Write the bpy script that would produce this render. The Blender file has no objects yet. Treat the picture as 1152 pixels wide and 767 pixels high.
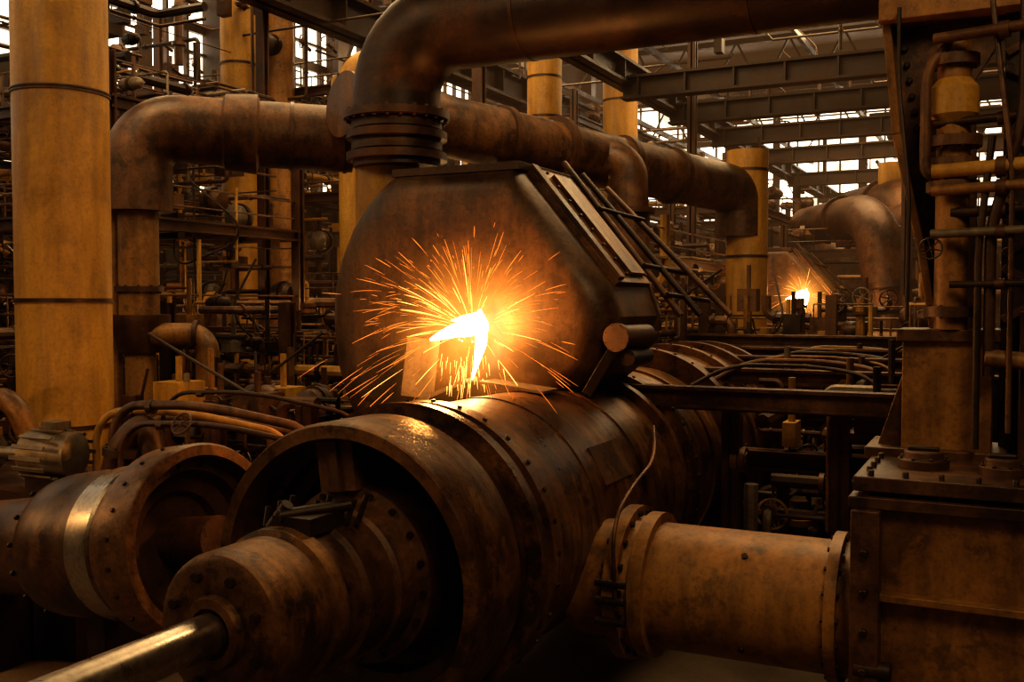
import bpy, bmesh, math, random
from mathutils import Vector, Matrix
random.seed(7)
S=bpy.context.scene
V=Vector
# ------------------------------------------------------------------ materials
def metal(name, cols, scale=1.5, rough=0.5, met=0.35, bump=0.25, streak=0.5, dark=(0.016,0.007,0.003), sv=(9,9,1.3), pit=0.45, lo=.33, hi=.67, patch=0.0, pcol=(0.42,0.19,0.05)):
    m=bpy.data.materials.new(name); m.use_nodes=True
    nt=m.node_tree; N=nt.nodes; L=nt.links
    b=N['Principled BSDF']
    tc=N.new('ShaderNodeTexCoord')
    n1=N.new('ShaderNodeTexNoise'); n1.inputs['Scale'].default_value=scale; n1.inputs['Detail'].default_value=10; n1.inputs['Roughness'].default_value=0.66; n1.inputs['Distortion'].default_value=0.5
    L.new(tc.outputs['Object'],n1.inputs['Vector'])
    r=N.new('ShaderNodeValToRGB'); e=r.color_ramp.elements
    e[0].position=lo; e[0].color=(*cols[0],1); e[1].position=hi; e[1].color=(*cols[-1],1)
    if len(cols)>2:
        x=e.new(0.49); x.color=(*cols[1],1)
    L.new(n1.outputs['Fac'],r.inputs['Fac'])
    base=r.outputs['Color']
    if patch>0:
        n4=N.new('ShaderNodeTexNoise'); n4.inputs['Scale'].default_value=scale*2.7; n4.inputs['Detail'].default_value=12; n4.inputs['Roughness'].default_value=0.72
        L.new(tc.outputs['Object'],n4.inputs['Vector'])
        r4=N.new('ShaderNodeMapRange'); r4.inputs['From Min'].default_value=.53; r4.inputs['From Max'].default_value=.60; r4.inputs['To Max'].default_value=patch
        L.new(n4.outputs['Fac'],r4.inputs['Value'])
        m4=N.new('ShaderNodeMixRGB'); L.new(r4.outputs['Result'],m4.inputs['Fac']); L.new(base,m4.inputs[1]); m4.inputs[2].default_value=(*pcol,1); base=m4.outputs['Color']
        r5=N.new('ShaderNodeMapRange'); r5.inputs['From Min'].default_value=.46; r5.inputs['From Max'].default_value=.40; r5.inputs['To Max'].default_value=min(1,patch*1.8)
        L.new(n4.outputs['Fac'],r5.inputs['Value'])
        m5=N.new('ShaderNodeMixRGB'); L.new(r5.outputs['Result'],m5.inputs['Fac']); L.new(base,m5.inputs[1]); m5.inputs[2].default_value=(*dark,1); base=m5.outputs['Color']
    mp=N.new('ShaderNodeMapping'); mp.inputs['Scale'].default_value=sv
    L.new(tc.outputs['Object'],mp.inputs['Vector'])
    n2=N.new('ShaderNodeTexNoise'); n2.inputs['Scale'].default_value=1.0; n2.inputs['Detail'].default_value=7; n2.inputs['Roughness'].default_value=0.6
    L.new(mp.outputs['Vector'],n2.inputs['Vector'])
    r2=N.new('ShaderNodeValToRGB'); r2.color_ramp.elements[0].position=0.42; r2.color_ramp.elements[1].position=0.72
    L.new(n2.outputs['Fac'],r2.inputs['Fac'])
    mu=N.new('ShaderNodeMath'); mu.operation='MULTIPLY'; mu.inputs[1].default_value=streak
    L.new(r2.outputs['Color'],mu.inputs[0])
    mx=N.new('ShaderNodeMixRGB'); L.new(mu.outputs[0],mx.inputs['Fac']); L.new(base,mx.inputs[1]); mx.inputs[2].default_value=(*dark,1)
    n3=N.new('ShaderNodeTexNoise'); n3.inputs['Scale'].default_value=30; n3.inputs['Detail'].default_value=7; n3.inputs['Roughness'].default_value=0.75
    L.new(tc.outputs['Object'],n3.inputs['Vector'])
    r3=N.new('ShaderNodeValToRGB'); r3.color_ramp.elements[0].position=0.34; r3.color_ramp.elements[0].color=(0.22,0.16,0.12,1); r3.color_ramp.elements[1].position=0.53; r3.color_ramp.elements[1].color=(1,1,1,1)
    L.new(n3.outputs['Fac'],r3.inputs['Fac'])
    m2=N.new('ShaderNodeMixRGB'); m2.blend_type='MULTIPLY'; m2.inputs['Fac'].default_value=pit
    L.new(mx.outputs['Color'],m2.inputs[1]); L.new(r3.outputs['Color'],m2.inputs[2])
    L.new(m2.outputs['Color'],b.inputs['Base Color'])
    rr=N.new('ShaderNodeMapRange'); rr.inputs['From Min'].default_value=.3; rr.inputs['From Max'].default_value=.7; rr.inputs['To Min'].default_value=max(0.08,rough-0.14); rr.inputs['To Max'].default_value=min(1,rough+0.2)
    L.new(n1.outputs['Fac'],rr.inputs['Value']); L.new(rr.outputs['Result'],b.inputs['Roughness'])
    b.inputs['Metallic'].default_value=met
    bp=N.new('ShaderNodeBump'); bp.inputs['Strength'].default_value=bump; bp.inputs['Distance'].default_value=0.01
    L.new(n3.outputs['Fac'],bp.inputs['Height']); L.new(bp.outputs['Normal'],b.inputs['Normal'])
    return m
def emit(name,col,st,vary=0):
    m=bpy.data.materials.new(name); m.use_nodes=True
    nt=m.node_tree; N=nt.nodes; L=nt.links; N.clear()
    o=N.new('ShaderNodeOutputMaterial'); e=N.new('ShaderNodeEmission'); e.inputs['Color'].default_value=(*col,1); e.inputs['Strength'].default_value=st
    if vary:
        tc=N.new('ShaderNodeTexCoord'); n=N.new('ShaderNodeTexNoise'); n.inputs['Scale'].default_value=0.9; n.inputs['Detail'].default_value=8
        L.new(tc.outputs['Object'],n.inputs['Vector'])
        mr=N.new('ShaderNodeMapRange'); mr.inputs['From Min'].default_value=0.35; mr.inputs['From Max'].default_value=0.60
        mr.inputs['To Min'].default_value=st*(1-vary); mr.inputs['To Max'].default_value=st
        L.new(n.outputs['Fac'],mr.inputs['Value']); L.new(mr.outputs['Result'],e.inputs['Strength'])
    L.new(e.outputs[0],o.inputs['Surface']); return m
M={}
RS=(2.2,16,2.2)
M['yellow']=metal('ochre_paint',[(0.28,0.13,0.014),(0.44,0.222,0.024),(0.50,0.265,0.034)],0.7,0.5,0.0,0.12,0.5,(0.09,0.036,0.007),pit=.35,patch=.12,pcol=(.54,.31,.06))
M['ochre']=metal('rusted_ochre_paint',[(0.10,0.04,0.008),(0.27,0.117,0.018),(0.37,0.17,0.028)],1.1,0.48,0.1,0.2,0.6,pit=.5,patch=.28,pcol=(.42,.21,.04))
M['rust']=metal('brown_rust',[(0.034,0.014,0.005),(0.105,0.044,0.014),(0.18,0.078,0.023)],1.3,0.43,0.28,0.3,0.6,pit=.5,patch=.38,pcol=(.24,.105,.028))
M['drum']=metal('drum_rust',[(0.060,0.025,0.009),(0.165,0.072,0.021),(0.32,0.15,0.042)],1.0,0.36,0.4,0.3,0.75,sv=RS,pit=.6,patch=.42,pcol=(.36,.17,.048))
M['casing']=metal('casing_rust',[(0.05,0.023,0.009),(0.10,0.048,0.017),(0.16,0.078,0.026)],0.9,0.46,0.25,0.25,0.6,pit=.5,patch=.3,pcol=(.22,.11,.035))
M['ductrust']=metal('duct_rust',[(0.016,0.007,0.003),(0.046,0.019,0.007),(0.11,0.045,0.014)],1.1,0.45,0.25,0.25,0.7,sv=(2,6,6),patch=.3,pcol=(.16,.066,.018))
M['dark']=metal('dark_oily_steel',[(0.014,0.008,0.004),(0.034,0.017,0.008),(0.065,0.031,0.013)],2.0,0.42,0.45,0.3,0.4)
M['darkrust']=metal('dark_rust',[(0.026,0.011,0.004),(0.068,0.028,0.009),(0.12,0.05,0.016)],1.6,0.42,0.35,0.3,0.4)
M['steel']=metal('polished_steel',[(0.30,0.25,0.20),(0.42,0.36,0.29)],3,0.27,0.95,0.05,0.15)
M['grey']=metal('grey_paint',[(0.13,0.095,0.062),(0.24,0.18,0.12)],3,0.45,0.4,0.15,0.4)
M['concrete']=metal('oily_concrete',[(0.08,0.05,0.026),(0.18,0.115,0.06)],1.0,0.55,0.0,0.2,0.2)
M['wall']=metal('sooty_wall',[(0.022,0.013,0.007),(0.05,0.03,0.016)],0.8,0.8,0.0,0.2,0.3)
M['glass']=emit('window_daylight_glass',(1.0,0.82,0.57),4.2,0.75)
M['hot']=emit('molten_metal',(1.0,0.66,0.26),26)
M['spk1']=emit('spark_hot',(1.0,0.40,0.08),5.0)
M['spk2']=emit('spark_cool',(1.0,0.25,0.03),2.2)
M['bulb']=emit('lamp_bulb',(1.0,0.6,0.25),10)
# ------------------------------------------------------------------ mesh builder
class MB:
    def __init__(s,name,bevel=0): s.name=name; s.v=[]; s.f=[]; s.mi=[]; s.mats=[]; s.bevel=bevel; s.xf=None
    def m(s,k):
        if k not in s.mats: s.mats.append(k)
        return s.mats.index(k)
    def add(s,vs,fs,k):
        o=len(s.v); s.v+= [tuple(s.xf@V(p)) if s.xf else tuple(p) for p in vs]; i=s.m(k)
        for f in fs: s.f.append([o+a for a in f]); s.mi.append(i)
    def lathe(s,prof,k,o=(0,0,0),d=(0,0,1),seg=48,kf=None):
        d=V(d).normalized(); a=d.orthogonal().normalized(); b=d.cross(a); o=V(o); vs=[];fs=[]
        for (t,r) in prof:
            for j in range(seg):
                th=2*math.pi*j/seg; vs.append(o+d*t+(a*math.cos(th)+b*math.sin(th))*max(r,1e-4))
        for i in range(len(prof)-1):
            for j in range(seg):
                q=(j+1)%seg; fs.append([i*seg+j,i*seg+q,(i+1)*seg+q,(i+1)*seg+j])
        s.add(vs,fs,k)
    def cyl(s,p0,p1,r,k,r1=None,seg=16):
        p0=V(p0);p1=V(p1);L=(p1-p0).length
        if r1 is None:r1=r
        s.lathe([(0,0),(0,r),(L,r1),(L,0)],k,p0,p1-p0,seg)
    def box(s,c,sz,k,rot=None):
        c=V(c);h=V(sz)/2;R=rot or Matrix.Identity(3); vs=[]
        for x in(-1,1):
            for y in(-1,1):
                for z in(-1,1): vs.append(c+R@V((x*h.x,y*h.y,z*h.z)))
        s.add(vs,[[0,1,3,2],[4,6,7,5],[0,4,5,1],[2,3,7,6],[0,2,6,4],[1,5,7,3]],k)
    def bb(s,a,b,k):
        a=V(a);b=V(b); s.box((a+b)/2,[abs(q) for q in (b-a)],k)
    def beam(s,p0,p1,w,h,k):
        p0=V(p0);p1=V(p1);y=(p1-p0).normalized(); up=V((0,0,1)) if abs(y.z)<.95 else V((1,0,0)); x=y.cross(up).normalized(); z=x.cross(y)
        R=Matrix((x,y,z)).transposed(); s.box((p0+p1)/2,(w,(p1-p0).length,h),k,R)
    def ibeam(s,p0,p1,w,h,k,t=.04):
        p0=V(p0);p1=V(p1);y=(p1-p0).normalized(); up=V((0,0,1)) if abs(y.z)<.95 else V((0,1,0)); x=y.cross(up).normalized(); z=x.cross(y)
        R=Matrix((x,y,z)).transposed(); L=(p1-p0).length;c=(p0+p1)/2
        s.box(c,(t,L,h),k,R); s.box(c+z*(h/2-t/2),(w,L,t),k,R); s.box(c-z*(h/2-t/2),(w,L,t),k,R)
    def sweep(s,pts,rad,k,seg=12,cap=True):
        pts=[V(p) for p in pts]; n=len(pts); rs=rad if isinstance(rad,(list,tuple)) else [rad]*n
        t0=(pts[1]-pts[0]).normalized(); a=t0.orthogonal().normalized(); vs=[];fs=[]
        for i in range(n):
            t=(pts[min(i+1,n-1)]-pts[max(i-1,0)]).normalized(); a=(a-t*a.dot(t)).normalized(); b=t.cross(a)
            for j in range(seg):
                th=2*math.pi*j/seg; vs.append(pts[i]+(a*math.cos(th)+b*math.sin(th))*rs[i])
        for i in range(n-1):
            for j in range(seg):
                q=(j+1)%seg; fs.append([i*seg+j,i*seg+q,(i+1)*seg+q,(i+1)*seg+j])
        if cap: fs.append(list(range(seg))); fs.append([(n-1)*seg+j for j in range(seg)])
        s.add(vs,fs,k)
    def pipe(s,pts,r,k,bend=None,seg=20,fl=False):
        s.sweep(bendpath(pts,bend or r*2),r,k,seg)
    def flange(s,p,d,r,th,k,n=0,seg=28):
        p=V(p);d=V(d).normalized(); s.cyl(p-d*th/2,p+d*th/2,r,k,seg=seg)
        if n: s.bolts(p,d,th/2,r*.88,n,r*.06,k)
    def bolts(s,o,d,t,r,n,sz,k,both=True):
        d=V(d).normalized(); a=d.orthogonal().normalized(); b=d.cross(a); o=V(o)
        for j in range(n):
            th=2*math.pi*(j+.5)/n; q=o+(a*math.cos(th)+b*math.sin(th))*r
            s.cyl(q+d*t*(-1),q-d*(t+sz),sz,k,seg=6)
            if both: s.cyl(q+d*t,q+d*(t+sz),sz,k,seg=6)
    def rbolts(s,o,d,r,n,sz,k):
        d=V(d).normalized(); a=d.orthogonal().normalized(); b=d.cross(a); o=V(o)
        for j in range(n):
            th=2*math.pi*(j+.5)/n; q=(a*math.cos(th)+b*math.sin(th)); s.cyl(o+q*(r-.01),o+q*(r+sz*.8),sz,k,seg=6)
    def extr(s,poly,y0,y1,k,ax='y'):
        n=len(poly); vs=[(p[0],y0,p[1]) for p in poly]+[(p[0],y1,p[1]) for p in poly]
        fs=[list(range(n)),list(range(n,2*n))]+[[i,(i+1)%n,n+(i+1)%n,n+i] for i in range(n)]
        s.add(vs,fs,k)
    def stages(s,polys,k): # list of (y,poly)
        n=len(polys[0][1]); vs=[]; fs=[]
        for y,p in polys: vs+=[(q[0],y,q[1]) for q in p]
        for i in range(len(polys)-1):
            for j in range(n): q=(j+1)%n; fs.append([i*n+j,i*n+q,(i+1)*n+q,(i+1)*n+j])
        fs.append(list(range(n))); fs.append([(len(polys)-1)*n+j for j in range(n)]); s.add(vs,fs,k)
    def torus(s,c,d,R,r,k,seg=24,ms=8):
        d=V(d).normalized(); a=d.orthogonal().normalized(); b=d.cross(a); c=V(c); vs=[];fs=[]
        for i in range(seg):
            th=2*math.pi*i/seg; q=a*math.cos(th)+b*math.sin(th)
            for j in range(ms):
                ph=2*math.pi*j/ms; vs.append(c+q*(R+r*math.cos(ph))+d*r*math.sin(ph))
        for i in range(seg):
            for j in range(ms):
                i2=(i+1)%seg;j2=(j+1)%ms; fs.append([i*ms+j,i2*ms+j,i2*ms+j2,i*ms+j2])
        s.add(vs,fs,k)
    def wheel(s,c,d,R,k):
        s.torus(c,d,R,R*.1,k,20,6); d=V(d).normalized(); a=d.orthogonal().normalized(); b=d.cross(a); c=V(c)
        for i in range(3):
            q=a*math.cos(i*math.pi/3)+b*math.sin(i*math.pi/3); s.cyl(c-q*R,c+q*R,R*.06,k,seg=6)
        s.cyl(c-d*R*.9,c+d*R*.15,R*.12,k,seg=8)
    def done(s):
        me=bpy.data.meshes.new(s.name); me.from_pydata(s.v,[],s.f); 
        for k in s.mats: me.materials.append(M[k])
        me.polygons.foreach_set('material_index',s.mi)
        bm=bmesh.new(); bm.from_mesh(me); bmesh.ops.recalc_face_normals(bm,faces=bm.faces); bm.to_mesh(me); bm.free()
        me.polygons.foreach_set('use_smooth',[True]*len(me.polygons)); me.set_sharp_from_angle(angle=math.radians(38)); me.update()
        ob=bpy.data.objects.new(s.name,me); S.collection.objects.link(ob)
        if s.bevel:
            bv=ob.modifiers.new('bev','BEVEL'); bv.width=s.bevel; bv.segments=2; bv.limit_method='ANGLE'; bv.angle_limit=math.radians(50)
        return ob
def bendpath(pts,b,n=8):
    pts=[V(p) for p in pts]; out=[pts[0]]
    for i in range(1,len(pts)-1):
        p=pts[i]; u=(pts[i-1]-p); w=(pts[i+1]-p); bb=min(b,u.length*.48,w.length*.48); A=p+u.normalized()*bb; B=p+w.normalized()*bb
        k=.55
        A1=A+(p-A)*k; B1=B+(p-B)*k
        for j in range(n+1):
            t=j/n; out.append(A*(1-t)**3+A1*3*t*(1-t)**2+B1*3*t*t*(1-t)+B*t**3)
    out.append(pts[-1]); return out

# ------------------------------------------------------------------ room
o=MB('floor'); o.bb((-17,-6,-.2),(8,46,0),'concrete'); o.done()
o=MB('ceiling'); o.bb((-17,-6,14),(8,46,14.2),'wall'); o.done()
def window(name,axis,c,a0,a1,z0,z1,pw,ph,side):
    o=MB(name)
    if axis=='x': o.bb((c-.02,a0,z0),(c,a1,z1),'glass')
    else: o.bb((a0,c,z0),(a1,c+.02,z1),'glass')
    n=int((a1-a0)/pw)
    for i in range(n+1):
        a=a0+(a1-a0)*i/n; w=.16 if i%4==0 else .035
        if axis=='x': o.bb((c,a-w,z0),(c+.12,a+w,z1),'dark')
        else: o.bb((a-w,c-.12,z0),(a+w,c,z1),'dark')
    n=max(1,int((z1-z0)/ph))
    for i in range(n+1):
        z=z0+(z1-z0)*i/n; w=.035 if i!=n//2 else .12
        if axis=='x': o.bb((c,a0,z-w),(c+.1,a1,z+w),'dark')
        else: o.bb((a0,c-.1,z-w),(a1,c,z+w),'dark')
    o.done()
o=MB('wall_left')
for z0,z1 in((0,5.0),(5.9,7.1),(10.6,14)): o.bb((-17,-6,z0),(-16.6,46,z1),'wall')
for i in range(12): o.bb((-16.6,-5+i*4.5,0),(-16.2,-4.5+i*4.5,14),'dark')
o.done()
window('window_1','x',-16.75,-6,46,7.1,10.6,.6,.55,1)
window('window_2','x',-16.75,-6,46,5.0,5.9,.6,.45,1)
o=MB('wall_back')
for z0,z1 in((0,6.4),(13.6,14)): o.bb((-17,46,z0),(8,46.4,z1),'wall')
o.done()
window('window_3','y',46.1,-17,8,6.4,13.6,.9,.8,1)
o=MB('wall_right'); o.bb((8,-6,0),(8.3,46,14),'wall'); o.done()

# roof trusses
o=MB('roof_truss')
for y in range(14,46,8):
    for z in(8.9,10.4): o.beam((-16,y,z),(7,y,z),.14,.16,'dark')
    for i in range(15):
        x=-16+i*1.55; o.beam((x,y,8.9),(x+.78,y,10.4),.06,.06,'dark'); o.beam((x+.78,y,10.4),(x+1.55,y,8.9),.06,.06,'dark')
for x in(-14,-11.5,-8,-4.5,-1): o.beam((x,10,8.8),(x,46,8.8),.1,.14,'dark')
o.done()
for i,y in enumerate((16,18.6,21.6,25,30,36)):
    o=MB('cross_girder'); o.ibeam((-5.9,y,6.2),(4,y,6.2),.30,.38,'dark'); 
    for j in range(12): o.box((-5.6+j*.8,y,6.2),(.03,.26,.3),'dark')
    o.done()
o=MB('crane_girder'); o.ibeam((-9.9,4,7.3),(-9.9,45,7.3),.5,.6,'dark',.06)
for j in range(30): o.box((-9.9,5+j*1.4,7.3),(.42,.04,.52),'dark')
o.beam((-9.9,4,7.66),(-9.9,45,7.66),.1,.1,'darkrust'); o.done()
o=MB('crane_girder'); o.ibeam((-5.9,11,6.45),(-5.9,45,6.45),.35,.42,'dark',.05)
for j in range(24): o.box((-5.9,11.5+j*1.4,6.45),(.3,.04,.38),'dark')
o.done()

# ------------------------------------------------------------------ columns
def column(x,y,r,z1,rings,k='yellow'):
    o=MB('yellow_column')
    o.lathe([(0,0),(0,r*1.45),(.12,r*1.45),(.12,r*1.02),(.3,r),(z1,r),(z1,0)],k,(x,y,0),(0,0,1),48)
    for z in rings:
        o.lathe([(z-.02,r),(z-.02,r*1.035),(z-.006,r*1.035),(z-.006,r*1.01),(z+.006,r*1.01),(z+.006,r*1.035),(z+.02,r*1.035),(z+.02,r)],'darkrust',(x,y,0),(0,0,1),48)
    o.bolts((x,y,.12),(0,0,1),.0,r*1.25,10,.03,'dark',True)
    o.done()
column(-7.64,6.24,.405,9,(1.5,2.62,4.46,6.4))
column(-11.7,13.1,.30,8,(2.2,5.0,6.6)); column(-11.15,13.5,.24,8,(3.2,5.1),'ochre')
column(-7.5,16.3,.31,9,(3,5.9,6.6)); column(-7.7,20.7,.38,9,(6,7))
column(-3.6,15.2,.31,4.9,(2.4,3.3,4.6))
column(-2.6,26,.35,6,(3,5))

# ------------------------------------------------------------------ overhead pipes
o=MB('overhead_duct')
o.pipe([(-4.5,6.9,3.7),(-4.5,6.9,4.80),(2.5,6.9,4.80)],.355,'ductrust',.74,40)
for z,r in((3.78,.41),(3.86,.37),(3.95,.41),(4.03,.37),(4.11,.43)): o.flange((-4.5,6.9,z),(0,0,1),r,.06,'darkrust',0,40)
o.bolts((-4.5,6.9,4.11),(0,0,1),.03,.40,24,.018,'darkrust')
for x in(-3.3,-1.6): o.flange((x,6.9,4.80),(1,0,0),.36,.03,'darkrust',0,40)
o.cyl((-4.62,6.95,3.0),(-4.62,6.95,3.78),.27,'yellow',seg=32)
o.done()
o=MB('rusty_pipe')
o.sweep(bendpath([(-8.6,8.0,3.6),(-8.6,8.0,4.53),(-6.8,9.5,4.47)],.62,10),.37,'rust',32)
dd=V((1.8,1.5,-.06)).normalized()
o.lathe([(-.2,.37),(-.17,.42),(.17,.44),(.2,.37)],'rust',V((-7.75,8.71,4.50)),dd,32)
for t in(.55,1.15): o.flange(V((-7.75,8.71,4.50))+dd*t,dd,.385,.04,'darkrust',0,32)
o.cyl((-8.6,8.0,2.3),(-8.6,8.0,4.0),.215,'ochre',seg=28)
o.lathe([(0,.0),(0,.22),(.35,.33),(.42,.33),(.42,.2)],'darkrust',(-8.6,8,2.05),(0,0,1),28)
o.cyl((-8.6,8,0),(-8.6,8,2.1),.16,'ochre'); o.flange((-8.6,8,2.75),(0,0,1),.26,.06,'darkrust',10); o.flange((-8.6,8,3.95),(0,0,1),.3,.05,'darkrust')
o.cyl((-8.95,7.95,0),(-8.95,7.95,4.0),.1,'ochre')
o.pipe([(-8.4,8.0,2.25),(-7.9,8.3,2.25),(-7.9,8.3,1.7)],.13,'ochre',.2); o.flange((-8.0,8.24,2.25),(.5,.3,0),.16,.05,'darkrust')
o.cyl((-7.9,8.3,0),(-7.9,8.3,1.75),.13,'ochre')
o.done()
o=MB('rusty_pipe')
A=V((-6.5,8.9,4.75));B=V((-3.7,15.15,4.3));dd=(B-A).normalized()
o.sweep(bendpath([A,B,(-3.7,15.15,3.6)],.5),.36,'rust',32)
for t in(.6,2.2,3.1,4.3,5.3): o.flange(A+dd*t,dd,.40 if t!=3.1 else .44,.09,'darkrust',0,32)
q=A+dd*3.7; o.sweep(bendpath([q,q+V((.45,.2,-.05)),q+V((.5,.2,-1.8))],.35),.27,'rust',24)
o.flange(q+V((.5,.2,-.7)),(0,0,1),.32,.07,'darkrust'); o.cyl(q+V((.5,.2,-1.8)),(q.x+.5,q.y+.2,0),.2,'dark')
o.done()
o=MB('rusty_pipe')
for (x,y,z,r,dx) in((-2.3,20,4.3,.42,1.6),(-2.0,25,5.0,.6,1.9),(-3.6,24,4.2,.5,1.3),(-.8,22,4.4,.45,1.3)):
    o.sweep(bendpath([(x-1.8,y+3,z),(x,y,z),(x+.3,y-.3,z-1.9)],r*1.9,10),r,'rust',28)
    o.flange((x-.8,y+1.3,z),(-1.8,3,0),r*1.13,.12,'darkrust',0,28); o.flange((x+.3,y-.3,z-1.4),(.1,-.1,-1),r*1.13,.12,'darkrust'); o.cyl((x+.3,y-.3,z-1.9),(x+.3,y-.3,0),r*.6,'darkrust')
o.done()
o=MB('yellow_vent_pipe'); o.pipe([(-8.3,11.5,0),(-8.3,11.5,5.9),(-8.0,11.9,6.1)],.14,'yellow',.25); o.flange((-8.3,11.5,4.6),(0,0,1),.19,.06,'ochre');o.flange((-8.3,11.5,5.2),(0,0,1),.2,.1,'ochre'); o.cyl((-8.3,11.5,5.3),(-8.3,11.5,5.7),.24,'yellow');o.done()

# ------------------------------------------------------------------ main rotary drum
AX=(-3,0,1.2);DY=(0,1,0)
o=MB('turbine_drum',)
o.lathe([(4.05,.72),(4.05,.785),(4.08,.80),(4.5,.80),(4.53,.775),(4.66,.77),(4.66,.845),(4.74,.845),(4.74,.805),(4.84,.80),(4.84,.835),(4.96,.835),(4.97,.79)],'drum',AX,DY,96)
o.lathe([(4.05,.72),(4.1,.71),(4.30,.70),(4.30,.66),(4.38,.65),(4.40,.58),(4.52,.57),(4.54,.5),(4.7,.45),(4.75,.3)],'rust',AX,DY,96)
o.lathe([(4.97,.79),(5.6,.79),(5.6,.797),(5.64,.797),(5.64,.79),(6.5,.79),(6.5,.8),(6.55,.8),(6.55,.79),(7.15,.79)],'drum',AX,DY,96)
o.lathe([(7.15,.79),(7.15,.86),(7.24,.86),(7.24,.81),(7.44,.81),(7.44,.875),(7.54,.875),(7.54,.81),(8.1,.82),(8.1,.84),(8.14,.84),(8.14,.82),(8.5,.83)],'drum',AX,DY,80)
o.lathe([(8.5,.83),(8.5,1.0),(8.62,1.0),(8.62,.93),(9.3,.93),(9.3,1.0),(9.4,1.0),(9.4,.93),(10.0,.93),(10.0,1.0),(10.1,1.0),(10.1,.92),(10.7,.92),(10.7,.98),(10.8,.98),(10.8,.78),(12.2,.78),(12.2,.5),(13.6,.5),(13.6,0)],'drum',AX,DY,80)
for y,r,n in((4.90,.835,30),(7.49,.875,40),(8.56,1.0,36),(9.35,1.0,30)): o.rbolts((-3,y,1.2),DY,r,n,.014,'dark')
for a in(-28,62): 
    R=Matrix.Rotation(math.radians(a),3,'Y'); o.box(V((-3,6.05,1.2))+R@V((0,0,.785)),(.26,.5,.015),'rust',R)
for a in(97,):
    th=math.radians(a); q=V((math.cos(th),0,math.sin(th))); tt=V((-q.z,0,q.x))
    c0=V((-3,4.3,1.2))+q*.57; R=Matrix((tt,V((0,1,0)),q)).transposed(); o.box(c0,(.22,.35,.26),'rust',R); o.box(c0+V((0,-.18,0)),(.05,.03,.26),'darkrust',R)
o.lathe([(4.0,.0),(4.0,.36),(4.03,.39),(4.16,.40),(4.18,.46),(4.3,.48),(4.6,.50)],'rust',AX,DY,64)
o.lathe([(3.62,0),(3.62,.34),(3.78,.345),(3.8,.37),(4.0,.375)],'rust',AX,DY,64)
o.bolts((-3,4.17,1.2),DY,.0,.43,18,.018,'dark',False)
o.lathe([(3.17,.0),(3.17,.10),(3.14,.11),(3.14,.15),(3.18,.16),(3.18,.29),(3.2,.325),(3.23,.335),(3.55,.335),(3.56,.36),(3.64,.365),(3.64,.2)],'drum',AX,DY,64)
o.bolts((-3,3.2,1.2),DY,.02,.245,8,.024,'dark',False)
o.box((-2.95,3.75,1.57),(.22,.26,.08),'dark'); o.cyl((-3.02,3.62,1.61),(-2.82,3.9,1.63),.03,'dark'); o.cyl((-3.1,3.66,1.54),(-3.0,3.66,1.66),.03,'dark')
for i in range(9): o.cyl((-3.15+i*.045,3.68+.03*i,1.54),(-3.15+i*.05,3.7+.03*i,1.63+.025*(i%3)),.014,'dark',seg=8)
for y in(4.3,7.5,9.2,11.5):
    o.extr([(-3.75,0),(-2.25,0),(-2.3,.62),(-2.6,.5),(-3.0,.45),(-3.4,.5),(-3.7,.62)],y,y+.18,'dark')
o.done()
o=MB('drive_shaft'); o.lathe([(.9,0),(.9,.085),(.92,.09),(3.16,.09),(3.16,.0)],'steel',AX,DY,48); o.lathe([(1.0,.09),(1.0,.13),(1.3,.13),(1.3,.09)],'steel',AX,DY,48)
o.extr([(-3.3,0),(-2.7,0),(-2.85,1.12),(-3.15,1.12)],1.02,1.28,'dark'); o.done()

# ------------------------------------------------------------------ left intake
o=MB('intake_pipe')
p0=V((-7.5,4.75,.70));p1=V((-4.22,4.42,1.20));d=(p1-p0).normalized();L=(p1-p0).length
o.lathe([(0,0),(0,.32),(L-1.35,.33),(L-1.33,.40),(L-1.28,.45),(L-1.22,.46),(L-.95,.47),(L-.9,.44),(L-.72,.44)],'rust',p0,d,64)
o.lathe([(L-.72,.44),(L-.7,.48),(L-.48,.49),(L-.46,.45)],'steel',p0,d,64)
o.lathe([(L-.46,.45),(L-.42,.50),(L-.3,.52),(L-.28,.57),(L-.02,.575),(L,.56),(L,.50)],'drum',p0,d,64)
o.lathe([(L,.50),(L-.12,.48),(L-.12,.42),(L-.22,.40),(L-.24,.30),(L-.30,.28),(L-.30,.0)],'darkrust',p0,d,64)
o.bolts(p0+d*(L-.12),d,.0,.45,18,.016,'dark')
o.cyl(p0+d*(L-.3),p0+d*(L+.1),.14,'rust',seg=28)
o.bolts(p0+d*(L-1.1),d,.2,.45,16,.018,'dark',False); o.rbolts(p0+d*(L-.15),d,.575,22,.014,'dark')
o.box(p0+d*(L-1.1)+V((0,.15,-.68)),(.16,.3,.75),'dark'); o.box((-6.4,4.7,.3),(.16,.3,.6),'dark'); o.done()

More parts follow.
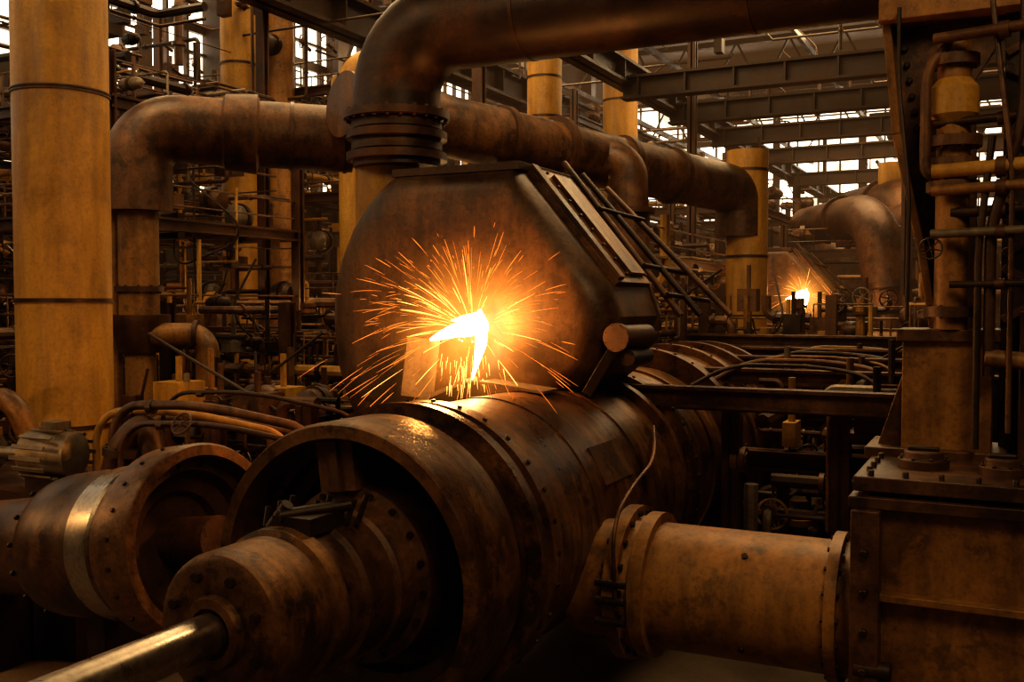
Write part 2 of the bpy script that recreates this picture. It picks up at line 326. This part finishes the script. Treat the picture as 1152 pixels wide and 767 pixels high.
# ------------------------------------------------------------------ right outlet pipe
o=MB('outlet_pipe'); pr=(-2.35,5.74,.9)
o.lathe([(.0,.36),(.28,.36),(.28,.46),(.36,.46),(.36,.40),(.42,.39),(.42,.43),(.5,.43),(.5,.37),(1.5,.37),(1.5,.42),(1.56,.42),(1.56,.37),(2.0,.37),(2.0,0)],'ochre',pr,(1,0,0),64)
o.bolts((-2.03,5.74,.9),(1,0,0),.04,.425,18,.02,'dark'); 
o.bolts((-.82,5.74,.9),(1,0,0),.03,.395,18,.015,'dark')
for a in(.7,2.2,3.9): o.cyl((-1.3,5.74-.37*math.sin(a),.9+.37*math.cos(a)),(-1.3,5.74-.385*math.sin(a),.9+.385*math.cos(a)),.018,'dark',seg=8)
o.done()
o=MB('outlet_hose'); o.sweep(bendpath([(-1.98,5.28,.85),(-2.0,5.27,1.35),(-2.0,5.6,1.5),(-2.12,6.4,1.55),(-2.3,6.9,1.7)],.3),.012,'rust',8)
for z in(.78,.9,1.0): o.cyl((-2.1,5.27,z),(-1.92,5.27,z),.022,'dark',seg=10)
o.done()

# ------------------------------------------------------------------ right gearbox housing
o=MB('valve_chest',.012)
o.bb((-.66,5.32,0),(1.6,6.75,1.58),'ochre'); o.bb((-.72,5.26,1.56),(1.65,6.85,1.62),'rust'); o.bb((-.70,5.28,1.645),(1.63,6.83,1.72),'rust')
o.bb((-.70,5.2,.30),(-.56,5.34,1.56),'rust'); o.bb((.2,5.24,0),(.32,5.34,1.56),'rust'); o.bb((-.7,5.24,1.1),(1.6,5.33,1.14),'ochre')
for i in range(14): o.cyl((-.62+i*.165,5.33,1.55),(-.62+i*.165,5.33,1.75),.018,'dark',seg=6)
for i in range(8): o.cyl((-.64,5.45+i*.17,1.55),(-.64,5.45+i*.17,1.75),.018,'dark',seg=6)
for (x,y,r) in((-.4,5.72,.13),(-.02,5.62,.11),(.3,5.9,.14)):
    o.lathe([(0,r),(.05,r),(.05,r*.8),(.09,r*.75),(.09,0)],'darkrust',(x,y,1.72),(0,0,1),28); o.bolts((x,y,1.76),(0,0,1),.01,r*.9,8,.012,'dark'); o.cyl((x-r*.6,y,1.82),(x+r*.6,y,1.82),.015,'dark')
o.cyl((-.72,5.5,1.15),(-.6,5.5,1.15),.1,'dark'); o.cyl((-.68,5.24,.75),(-.5,5.24,.75),.05,'dark')
for i in range(6): o.cyl((-.63,5.2,.35+i*.2),(-.63,5.17,.35+i*.2),.022,'dark',seg=6)
o.done()
o=MB('steel_column',.006)
YF=6.3
o.extr([(-.71,4.9),(-.71,4.35),(-.62,3.6),(-.47,2.9),(-.40,2.45),(-.52,2.35),(-.60,1.7),(-.25,1.66),(-.2,2.4),(-.18,3.0),(-.2,3.9),(-.05,4.15),(1.2,4.15),(1.2,4.9)],YF+.16,YF+.22,'rust')
o.bb((-.72,YF-.05,4.25),(1.2,YF+.4,4.9),'ochre')
edge=[(-.71,4.5),(-.62,3.6),(-.47,2.9),(-.40,2.45)]
for a,b in zip(edge[:-1],edge[1:]): o.beam((a[0],YF+.19,a[1]),(b[0],YF+.19,b[1]),.3,.05,'ochre')
for i in range(22):
    t=i/21; z=4.5-2.0*t; x=-.71+.31*max(0,(4.5-z)/2.0)**1.0; 
    o.cyl((x+.06,YF+.17,z),(x+.06,YF+.13,z),.02,'dark',seg=6)
o.bb((-.55,6.12,1.66),(-.08,6.5,2.42),'ochre'); o.bb((-.58,6.08,2.38),(-.04,6.54,2.45),'rust'); 
o.extr([(-.72,1.66),(-.55,2.2),(-.5,2.2),(-.5,1.66)],6.2,6.3,'rust'); o.bb((-.74,6.04,1.70),(0,6.56,1.77),'rust')
o.bb((-.05,6.4,1.66),(.9,6.8,4.3),'dark'); o.bb((.05,6.1,1.66),(.6,6.4,2.55),'darkrust')
for k in range(5): z=2.5+k*.38; o.beam((-.04,6.38,z),(.5,6.38,z+.3),.03,.05,'darkrust'); o.beam((-.04,6.37,z+.3),(.5,6.37,z),.03,.05,'rust')
o.cyl((-.12,6.0,2.3),(.5,6.0,2.25),.05,'ochre')
o.done()
o=MB('valve_riser')
X=-.3;Y=6.15
o.cyl((X,Y,2.45),(X,Y,4.1),.09,'ochre',seg=28); o.flange((X,Y,2.55),(0,0,1),.14,.06,'rust',8)
for z,r in((3.25,.14),(3.38,.13),(3.5,.15),(3.95,.13)): o.flange((X,Y,z),(0,0,1),r,.06,'rust',8)
o.lathe([(0,.09),(.05,.13),(.2,.13),(.25,.09)],'yellow',(X,Y,3.6),(0,0,1),24)
for z,k,r,y in((3.33,'yellow',.04,6.05),(3.22,'ochre',.03,6.02),(2.98,'grey',.025,6.0),(3.1,'dark',.03,6.08),(4.05,'rust',.03,6.0),(2.7,'dark',.02,6.0),(3.6,'darkrust',.025,6.1)):
    o.cyl((X-.1 if k!='dark' else X,y,z),(1.3,y-.3,z+.02),r,k); o.flange((X+.25,y-.05,z),(1,-.2,0),r*1.5,.05,'rust')
o.pipe([(X,6.1,3.3),(X-.14,6.05,3.3),(X-.14,6.05,3.9),(X-.02,6.08,4.05)],.03,'rust',.08)
o.pipe([(X-.22,6.0,2.5),(X-.22,6.05,3.2),(X-.3,6.2,3.9),(X-.3,6.2,4.3)],.012,'dark',.1)
o.pipe([(X+.2,6.0,2.2),(X+.2,6.0,3.0),(X+.35,6.0,3.6),(X+.35,6.0,4.4)],.03,'darkrust',.1)
o.pipe([(X+.3,5.95,1.9),(X+.3,5.95,3.3),(X+.18,6.0,4.3)],.015,'rust',.1)
o.pipe([(X+.14,5.98,1.8),(X+.14,5.98,2.9),(X+.2,6.0,3.5)],.02,'dark',.1)
o.wheel((X-.1,5.98,2.9),(0,-1,.2),.06,'darkrust'); 
o.done()

# ------------------------------------------------------------------ turbine housing
def housing(off,sc=1.0,name='turbine_housing',main=True,dx=0):
    o=MB(name,.008)
    c=V((-3,6.5,1.95)); o.xf=Matrix.Translation(V((dx,off,0)))@Matrix.Translation(c)@Matrix.Scale(sc,4)@Matrix.Translation(-c)
    poly=[(-4.3,1.3),(-4.62,1.5),(-4.80,1.85),(-4.88,2.1),(-4.92,2.4),(-4.91,2.7),(-4.84,2.95),(-4.72,3.2),(-4.56,3.4),(-4.38,3.55),(-4.28,3.6),(-3.25,3.6),(-2.52,2.72),(-2.44,2.5),(-2.58,2.12),(-2.85,1.9),(-3.7,1.75)]
    def shr(fx,fz,cx=-3.45,cz=2.45): return [(cx+(x-cx)*fx,cz+(z-cz)*fz) for x,z in poly]
    # dished front: curved shoulder rolling back to the side walls
    o.stages([(6.42,shr(.78,.84)),(6.43,shr(.84,.88)),(6.46,shr(.90,.93)),(6.51,shr(.95,.965)),(6.58,shr(.985,.99)),(6.66,poly),(7.45,poly)],'casing')
    up=poly[2:15]
    for a,b in zip(up[:-1],up[1:]): o.beam((a[0],7.42,a[1]),(b[0],7.42,b[1]),.05,.045,'casing')
    o.bb((-4.30,6.52,3.57),(-3.2,7.5,3.63),'darkrust')
    a=V((-3.25,0,3.6));b=V((-2.52,0,2.72)); sl=(b-a).normalized(); nr=V((-sl.z,0,sl.x)); nr=nr if nr.x>0 else -nr
    o.beam(a+nr*.02+V((0,7.02,0)),b+nr*.02+V((0,7.02,0)),.70,.05,'drum')
    p=a.lerp(b,.08)+nr*.05+V((0,7.14,0)); q=b.lerp(a,.06)+nr*.05+V((0,7.14,0)); o.beam(p,q,.32,.06,'drum')
    p=a.lerp(b,.02)+nr*.05+V((0,6.74,0)); q=b.lerp(a,.02)+nr*.05+V((0,6.74,0)); o.beam(p,q,.10,.05,'rust')
    for j in range(8):
        for yy in(6.92,7.33):
            r=(a+nr*.05+V((0,yy,0))).lerp(b+nr*.05+V((0,yy,0)),(j+.5)/8); o.cyl(r,r+nr*.02,.013,'darkrust',seg=6)
    for k,(y,x1) in enumerate(((7.55,-2.3),(7.75,-2.2),(8.1,-2.05))):
        o.cyl((-3.3+k*.08,y,3.75-k*.08),(x1,y,2.5),.026,'dark' if k%2 else 'rust')
    for t in(.3,.7,.9): p=V((-3.25,7.5,3.7)).lerp(V((-2.3,7.5,2.55)),t); o.cyl(p,p+V((.15,.65,-.05)),.02,'dark')
    if main:
        o.cyl((-2.42,6.45,2.36),(-2.36,6.9,2.36),.085,'darkrust',seg=24); o.flange((-2.42,6.46,2.36),(0.1,1,0),.10,.04,'darkrust',8); o.cyl((-2.36,6.5,2.22),(-2.36,6.9,2.22),.06,'dark')
        o.beam((-2.46,6.5,2.28),(-2.64,6.45,1.96),.07,.07,'dark')
    o.bb((-4.75,6.75,0-.0),(-4.3,7.3,1.6),'dark')
    o.bb((-4.15,6.6,1.2),(-3.6,7.4,1.8),'dark')
    o.done()
housing(0); 
housing(12.4,1.0,main=False,dx=-.45)

# ------------------------------------------------------------------ weld
o=MB('steel_guard_plate'); R=Matrix.Rotation(math.radians(8),3,'Y')@Matrix.Rotation(math.radians(25),3,'Z')
o.box((-3.88,6.25,2.12),(.24,.015,.44),'grey',R); o.box((-3.7,6.35,1.95),(.5,.3,.03),'grey',Matrix.Rotation(math.radians(-22),3,'Y')); o.box((-3.05,6.2,2.02),(.5,.25,.02),'grey',Matrix.Rotation(math.radians(6),3,'Y')); o.done()
def weld(C,sc,n,nm):
    C=V(C); o=MB(nm)
    def q(x,y,z): return C+V((x,y,z))*sc
    o.sweep([q(-.38,0,-.07),q(-.29,0,-.04),q(-.16,-.02,.0),q(-.04,0,.03),q(.04,0,.03),q(.08,0,.0)],[.008*sc,.032*sc,.05*sc,.07*sc,.065*sc,.03*sc],'hot',12)
    o.sweep([q(-.2,0,.07),q(-.1,0,.09),q(.0,0,.10),q(.06,0,.11)],[.005*sc,.02*sc,.03*sc,.015*sc],'hot',10)
    o.sweep([q(.03,0,.15),q(.05,0,.05),q(.04,0,-.1),q(.015,0,-.2),q(-.03,0,-.35)],[.012*sc,.05*sc,.042*sc,.025*sc,.006*sc],'hot',10)
    for i in range(24):
        a=random.uniform(0,6.28); r=random.uniform(.02,.12); p=q(r*math.cos(a)-.06,random.uniform(-.05,.05),r*math.sin(a)*.8); rr=random.uniform(.003,.009)*sc
        o.sweep([p-V((rr,0,0)),p,p+V((rr,0,0))],[rr*.3,rr,rr*.3],'hot',6)
    for i in range(n):
        th=random.uniform(0,2*math.pi); el=random.uniform(-1.1,.15)
        if th>3.4 and th<6.0 and random.random()<.6: th=random.uniform(-.3,2.7)
        d=V((math.cos(th)*math.cos(el),math.sin(el),math.sin(th)*math.cos(el)))
        if d.y>.08:d.y*=-1
        far=random.random()**1.1; r0=random.uniform(.10,.2)+far*.70; ln=random.uniform(.03,.46)*(1-.45*far)
        if random.random()<.08: r0+=.3
        g=random.uniform(.1,.5); pts=[]
        for k in range(6):
            t=r0+ln*k/5; p=d*t; p=p+V((0,0,-g*t*t)); pts.append(C+p*sc+V((0,-.05,0)))
        hot=far<.2; w=(.0019 if hot else .0014)*sc**.5*random.uniform(.35,1.4)
        o.sweep(pts,[w*.3,w*.7,w,w,w*.7,w*.3],'spk1' if hot else 'spk2',4)
    for i in range(n//6):
        x=random.gauss(0,.09); z=random.uniform(-.16,-.38); ln=random.uniform(.03,.10); y=random.uniform(-.35,.05)
        w=.0020*sc**.5; o.sweep([q(x,y,z),q(x+x*.25*ln*4,y,z-ln)],[w,w*.3],'spk1',4)
    return o.done()
W1=(-3.42,6.26,2.40)
weld(W1,1.0,360,'welding_sparks'); W2=(-3.3,18.3,2.72)
weld(W2,.85,90,'welding_sparks')
def glow(C,R,k):  # light halo around the weld, put in as a self-emitting volume
    bm=bmesh.new(); bmesh.ops.create_icosphere(bm,subdivisions=3,radius=R); me=bpy.data.meshes.new('weld_halo'); bm.to_mesh(me); bm.free()
    ob=bpy.data.objects.new('weld_halo_glow',me); S.collection.objects.link(ob); ob.location=C
    m=bpy.data.materials.new('weld_halo'); m.use_nodes=True; nt=m.node_tree; N=nt.nodes;L=nt.links; N.clear()
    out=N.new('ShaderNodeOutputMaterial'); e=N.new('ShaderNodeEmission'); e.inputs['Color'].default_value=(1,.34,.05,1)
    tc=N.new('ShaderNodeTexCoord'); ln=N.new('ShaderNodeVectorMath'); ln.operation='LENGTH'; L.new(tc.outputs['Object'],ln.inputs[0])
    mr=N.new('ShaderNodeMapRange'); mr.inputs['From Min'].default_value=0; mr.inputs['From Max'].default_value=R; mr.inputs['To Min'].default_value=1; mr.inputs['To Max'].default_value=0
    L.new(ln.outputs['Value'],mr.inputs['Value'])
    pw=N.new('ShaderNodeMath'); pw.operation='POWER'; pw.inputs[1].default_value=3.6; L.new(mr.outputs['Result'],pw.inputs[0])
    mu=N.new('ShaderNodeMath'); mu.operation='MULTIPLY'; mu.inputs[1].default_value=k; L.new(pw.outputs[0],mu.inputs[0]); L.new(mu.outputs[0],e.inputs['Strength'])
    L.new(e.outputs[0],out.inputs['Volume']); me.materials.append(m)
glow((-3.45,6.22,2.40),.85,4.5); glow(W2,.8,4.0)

# ------------------------------------------------------------------ cross beams right of the drum
for (y,z,w,h,x0,x1) in((7.45,1.88,.14,.16,-2.7,-.5),(7.75,1.80,.10,.1,-2.6,-.3),(9.1,1.93,.16,.14,-2.6,0),(10.2,2.0,.2,.12,-2.6,0),(11.6,2.02,.2,.14,-2.8,0),(13.2,2.1,.25,.16,-4,0)):
    o=MB('support_beam'); o.ibeam((x0,y,z),(x1,y,z),w,h,'rust',.025); o.bb((x1-.12,y-.06,0),(x1,y+.06,z),'dark'); o.done()
for (y,z) in((6.6,.95),(8.3,1.3),(9.6,1.5)):
    o=MB('support_beam'); o.ibeam((-2.1,y,z),(-.3,y,z),.2,.16,'darkrust',.03); o.bb((-.6,y-.06,0),(-.48,y+.06,z),'dark'); o.done()
o=MB('work_deck'); o.bb((-5.2,14.6,1.98),(-.4,19.2,2.08),'ochre')
for x in(-5.1,-.5,-2.8):
    for y in(14.7,17,19.1): o.bb((x-.07,y-.07,0),(x+.07,y+.07,2.0),'dark')
o.bb((-4.2,16.6,2.08),(-2.4,17.8,2.24),'rust'); o.done()
o=MB('curved_hoses')
for i in range(6):
    y=8.2+i*.75; o.sweep(bendpath([(-2.4,y,1.9),(-2.1,y+.1,2.08),(-1.4,y+.5,2.06),(-.9,y+.3,1.98),(-.7,y,1.4)],.3),.016+.006*(i%2),('dark','rust','ochre')[i%3],8)
o.done()

# ------------------------------------------------------------------ clutter generator
KS=['dark','darkrust','rust','ochre','grey','rust','darkrust','rust','yellow']
def clutter(name,xr,yr,zr,n,rs=(.02,.08),ks=KS,lv=(),ln=(.5,3)):
    o=MB(name)
    ru=random.uniform
    for z in lv:
        for i in range(4):
            y=yr[0]+(yr[1]-yr[0])*i/3; o.ibeam((xr[0],y,z),(xr[1],y,z),.13,.16,'darkrust',.03)
        for i in range(4):
            x=xr[0]+(xr[1]-xr[0])*i/3; o.ibeam((x,yr[0],z),(x,yr[1],z),.13,.16,'darkrust',.03)
        for h in(.25,.5): o.cyl((xr[0],yr[0],z+h),(xr[1],yr[0],z+h),.014,'rust',seg=6); o.cyl((xr[1],yr[0],z+h),(xr[1],yr[1],z+h),.014,'rust',seg=6)
        m_=int((xr[1]-xr[0])/.6)
        for i in range(m_+1): x=xr[0]+(xr[1]-xr[0])*i/m_; o.cyl((x,yr[0],z),(x,yr[0],z+.5),.012,'rust',seg=6)
    for x in(xr[0],(xr[0]+xr[1])/2,xr[1]):
        for y in(yr[0],yr[1]): o.ibeam((x,y,0),(x,y,zr[1]),.14,.14,'darkrust',.03)
    for i in range(n):
        p=V((ru(*xr),ru(*yr),ru(*zr))); k=random.choice(ks); r=ru(*rs)*random.choice((.5,.7,1,1.4)); l=ru(*ln); t=random.random()
        dirs=[V((1,0,0)),V((0,1,0)),V((0,0,1))]; a,b=random.sample(dirs,2)
        a=a*random.choice((-1,1)); b=b*random.choice((-1,1))
        def cl(q): return V((min(max(q.x,xr[0]),xr[1]),min(max(q.y,yr[0]),yr[1]),min(max(q.z,zr[0]),zr[1])))
        if t<.62:
            q=cl(p+a*l); w=cl(q+b*ru(.3,1.2))
            if (q-p).length<.1 or (w-q).length<.1: continue
            o.sweep(bendpath([p,q,w],r*2.2,4),r,k,8)
            for e in(.3,.8): o.flange(p.lerp(q,e),q-p,r*1.5,r*.7,random.choice(ks),0,10)
        elif t<.75:
            o.box(p,(ru(.1,.35),ru(.1,.35),ru(.1,.35)),k); o.cyl(p,p+V((0,0,ru(.3,.6))),.03,k,seg=8)
        elif t<.83:
            rr=ru(.07,.18); ax=random.choice(dirs[:2]); o.lathe([(0,0),(.03,rr*.7),(.08,rr),(.3,rr),(.36,rr*.7),(.38,0)],k,p,ax,16); o.flange(p+ax*.2,ax,rr*1.15,.05,'dark',0,16)
        elif t<.95:
            o.wheel(p,(ru(-1,1),-1,ru(-.3,.3)),ru(.06,.14),k); o.cyl(p,p+V((0,.25,-.1)),.03,k,seg=8)
        else:
            o.sweep(bendpath([p,p+V((ru(-.5,.5),0,-ru(.2,.6))),p+V((ru(-1,1),ru(-.5,.5),-.1)),p+V((ru(-1,1),0,.6))],.4,5),.015,'dark',6)
    return o.done()
clutter('pipe_rack',(-15.8,-9.6),(8.5,12),(.2,5.6),620,(.012,.05),lv=(2.2,3.6,5.0))
clutter('pipe_rack',(-15.5,-9.0),(13.8,19),(.2,6.6),560,(.02,.07),lv=(2.6,4.4,6.2))
clutter('pipe_rack',(-15.5,-8.5),(20,30),(.5,7.2),420,(.03,.10),lv=(3,5,6.6))
clutter('pipe_rack',(-8.0,-4.6),(13.2,19),(.2,3.9),420,(.015,.07),lv=(2.0,3.2))
clutter('pipe_rack',(-8.0,-4.6),(20,32),(.2,5.6),300,(.03,.10),lv=(2.5,4.5))
clutter('pipe_rack',(-4.2,.6),(21,34),(.2,4.2),460,(.03,.10),lv=(2.3,3.6))
clutter('valve_manifold',(-5.6,-3.9),(9.0,12.8),(.8,2.85),260,(.010,.04),ln=(.3,1.2))
clutter('valve_manifold',(-2.0,-.3),(8.0,14.0),(.3,1.9),360,(.015,.06),ln=(.4,1.6))
clutter('valve_manifold',(-3.8,-.4),(13.6,14.4),(1.2,2.7),110,(.015,.05),ln=(.3,1.0))
clutter('valve_manifold',(-9.0,-5.4),(8.8,11.5),(.2,2.6),420,(.010,.045),ln=(.3,1.6))
clutter('valve_manifold',(-7.2,-5.2),(6.6,8.4),(.2,1.75),280,(.010,.04),ln=(.3,1.2))
clutter('valve_manifold',(-9.5,-8.3),(4.6,7.2),(.2,2.3),180,(.012,.045),ln=(.3,1.2))
clutter('overhead_conduits',(-14,-6.5),(12,40),(6.9,9.0),60,(.02,.07),['dark','darkrust'],ln=(1,6))
clutter('overhead_conduits',(-15.5,-10.4),(8.5,15),(6.0,8.4),100,(.015,.06),['dark','darkrust','rust'],ln=(1,4))
clutter('overhead_conduits',(-5,2),(17,40),(6.6,8.4),50,(.02,.07),['dark','darkrust'],ln=(1,6))
o=MB('stub_pipe_row')
for i in range(16):
    y=9.2+i*.33; x=-4.2+.02*i; o.cyl((x,y,1.6),(x,y,2.72+.08*math.sin(i*2.1)),.018,'ochre',seg=8); o.flange((x,y,2.7),(0,0,1),.035,.04,'yellow',0,10)
o.cyl((-4.2,9,2.5),(-3.9,14.3,2.5),.03,'ochre'); o.cyl((-4.2,9,2.2),(-3.9,14.3,2.2),.045,'darkrust'); o.cyl((-4.2,9,0),(-4.2,9,2.5),.05,'dark'); o.cyl((-3.9,14.3,0),(-3.9,14.3,2.5),.05,'dark'); o.done()
def rail(pts,z,h=.45):
    o=MB('handrail')
    for a,b in zip(pts[:-1],pts[1:]):
        a=V((*a,z));b=V((*b,z)); n=max(2,int((b-a).length/.5))
        for q in(h,h*.5): o.cyl(a+V((0,0,q)),b+V((0,0,q)),.016,'ochre',seg=8)
        for i in range(n+1): p=a.lerp(b,i/n); o.cyl(p-V((0,0,z)),p+V((0,0,h)),.016,'ochre',seg=8)
    o.done()
rail([(-9.2,9.6),(-6.6,9.3)],1.75); rail([(-13,12.2),(-8.5,12.2)],2.2); rail([(-5.2,14.6),(-.4,14.6)],2.08,.3)
o=MB('bent_pipe_loops')
for i,(x,y,r,h) in enumerate(((-5.5,5.6,.03,1.75),(-5.2,5.5,.035,1.82),(-5.35,5.9,.025,1.68),(-4.9,5.3,.022,1.72),(-5.0,5.8,.016,1.9))):
    o.sweep(bendpath([(x-.9,y-.1,0),(x-.9,y-.1,h),(x-.1,y,h+.03),(x+.75,y+.3,h-.15),(x+.75,y+.3,.9)],.25),r,('yellow','rust','ochre','darkrust','dark')[i],14)
    o.flange((x-.55,y-.05,h),(1,.1,0),r*1.5,.05,'darkrust')
o.sweep(bendpath([(-6.1,5.3,1.0),(-5.9,5.3,1.55),(-5.75,5.4,1.72),(-5.6,5.4,1.2),(-5.6,5.4,.3)],.2),.1,'darkrust',16)
o.flange((-5.88,5.3,1.5),(.1,0,1),.15,.06,'dark',8)
o.wheel((-5.2,5.2,1.75),(0,-1,.6),.08,'darkrust')
o.done()
o=MB('electric_motor'); c=V((-6.5,5.2,1.45))
o.bb((-7.7,4.95,0),(-6.0,5.9,1.15),'dark'); o.bb((-7.9,4.9,1.12),(-5.9,6.0,1.2),'darkrust')
o.lathe([(0,0),(.0,.12),(.04,.18),(.42,.18),(.46,.12),(.46,0)],'grey',c-V((.2,.1,0)),(1,.3,0),24)
for i in range(14):
    th=i*math.pi/7; o.box(c+V((.02,-.03+.19*math.cos(th)*.3,0))+V((0,.19*math.cos(th),.19*math.sin(th))),(.34,.012,.03),'grey',Matrix.Rotation(th,3,'X')@Matrix.Identity(3))
o.bb(c-V((.15,.15,.28)),c+V((.2,.15,-.15)),'dark'); o.box(c+V((.02,0,.2)),(.16,.14,.1),'grey')
o.cyl(c-V((.7,.2,0)),c-V((.1,.05,0)),.05,'steel'); o.flange(c-V((.5,.15,0)),(1,.3,0),.13,.06,'grey',8)
o.sweep(bendpath([c+V((-1.0,.1,-.25)),c+V((-.95,.1,.35)),c+V((-.6,.1,.4)),c+V((-.5,.2,.0)),c+V((-.45,.2,-.25))],.22),.09,'ochre',18)
o.flange(c+V((-.97,.1,.1)),(0,0,1),.14,.06,'ochre',8)
o.done()
def lamp(x,y,z,w=10):
    o=MB('hall_and_fill_lamp'); o.lathe([(0,0),(.0,.05),(.05,.05),(.08,.07),(.1,.07)],'dark',(x,y,z+.1),(0,0,-1),16); o.lathe([(.06,0),(.08,.03),(.11,.04),(.14,.03),(.16,0)],'bulb',(x,y,z+.1),(0,0,-1),12); o.cyl((x,y,z+.08),(x,y+.35,z+.12),.012,'dark',seg=6); ob=o.done()
    l=bpy.data.lights.new('lamp_light','POINT'); l.energy=w; l.color=(1,.54,.19); l.shadow_soft_size=.1; lo=bpy.data.objects.new('lamp_light',l); lo.location=(x,y,z-.15); S.collection.objects.link(lo); lo.parent=ob
for p in((-11.2,10.2,2.8),(-9.0,12.4,2.75),(-13.4,9.3,3.2),(-7.6,12.9,2.9),(-6,13,3.2),(-4.4,19.8,3.3),(-12,16,4.9),(-10.5,15,2.4),(-13,19.5,6.1)): lamp(*p,24)
lamp(-6.9,3.3,2.2,40)  # added fill lamp out of view, brightens the lower-left floor

# ------------------------------------------------------------------ lights
def area(name,loc,tgt,size,en,col):  # unseen area lights added as overhead fill, no fittings modelled
    l=bpy.data.lights.new(name,'AREA'); l.shape='SQUARE'; l.size=size; l.energy=en; l.color=col
    ob=bpy.data.objects.new(name,l); ob.location=loc; ob.rotation_euler=(V(tgt)-V(loc)).to_track_quat('-Z','Y').to_euler(); S.collection.objects.link(ob)
WC=(1,.68,.33)
area('overhead_fill_light',(1.5,1.0,7.5),(-3.2,5.0,1.2),2.4,180,WC)
area('overhead_fill_light',(-8,0,8),(-7.5,7,2.5),2.6,165,WC)
area('overhead_fill_light',(-9,6.5,8),(-12,11.5,2.5),3,220,WC)  # fill added to lift the dark pipe racks
area('overhead_fill_light',(-6,11,9.5),(-6,12,0),5,380,WC)
area('overhead_fill_light',(-12,14,10),(-12,15,0),6,720,WC)
area('overhead_fill_light',(-3,22,9),(-3,22,0),6,900,WC)
area('overhead_fill_light',(-12,25,10),(-12,25,0),6,900,WC)
area('overhead_fill_light',(-2,9.0,7.5),(-2.6,8.5,1),2.0,230,WC)
def pt(loc,en,r=.08):
    l=bpy.data.lights.new('weld_flash_light','POINT'); l.energy=en; l.color=(1,.40,.09); l.shadow_soft_size=r
    ob=bpy.data.objects.new('weld_flash_light',l); ob.location=loc; S.collection.objects.link(ob)
pt((-3.42,5.96,2.47),80,.08); pt((-3.3,18.0,2.85),45,.1)
w=bpy.data.worlds.new('World'); S.world=w; w.use_nodes=True; b=w.node_tree.nodes['Background']; b.inputs['Color'].default_value=(.9,.50,.23,1); b.inputs['Strength'].default_value=.075
def emissive_haze(a,b_,st):  # self-lit volume added to brighten the far hall, emission only
    o=MB('haze_glow'); o.bb(a,b_,'dark'); ob=o.done(); m=bpy.data.materials.new('haze_glow'); m.use_nodes=True; nt=m.node_tree; nt.nodes.clear()
    out=nt.nodes.new('ShaderNodeOutputMaterial'); e=nt.nodes.new('ShaderNodeEmission'); e.inputs['Color'].default_value=(1,.47,.17,1); e.inputs['Strength'].default_value=st
    nt.links.new(e.outputs[0],out.inputs['Volume']); ob.data.materials.clear(); ob.data.materials.append(m)
emissive_haze((-16.1,12.0,.05),(7.5,45.5,13.5),.0022)
# ------------------------------------------------------------------ camera
c=bpy.data.cameras.new('camera'); c.lens=35; c.sensor_width=36; c.clip_end=200
co=bpy.data.objects.new('camera',c); co.location=(0,0,2.6); co.rotation_euler=(math.radians(90-2.2),0,math.radians(26.565)); S.collection.objects.link(co); S.camera=co
S.view_settings.view_transform='Standard'
for lk in('Medium High Contrast','None'):
    try: S.view_settings.look=lk; break
    except Exception as e: print(e)
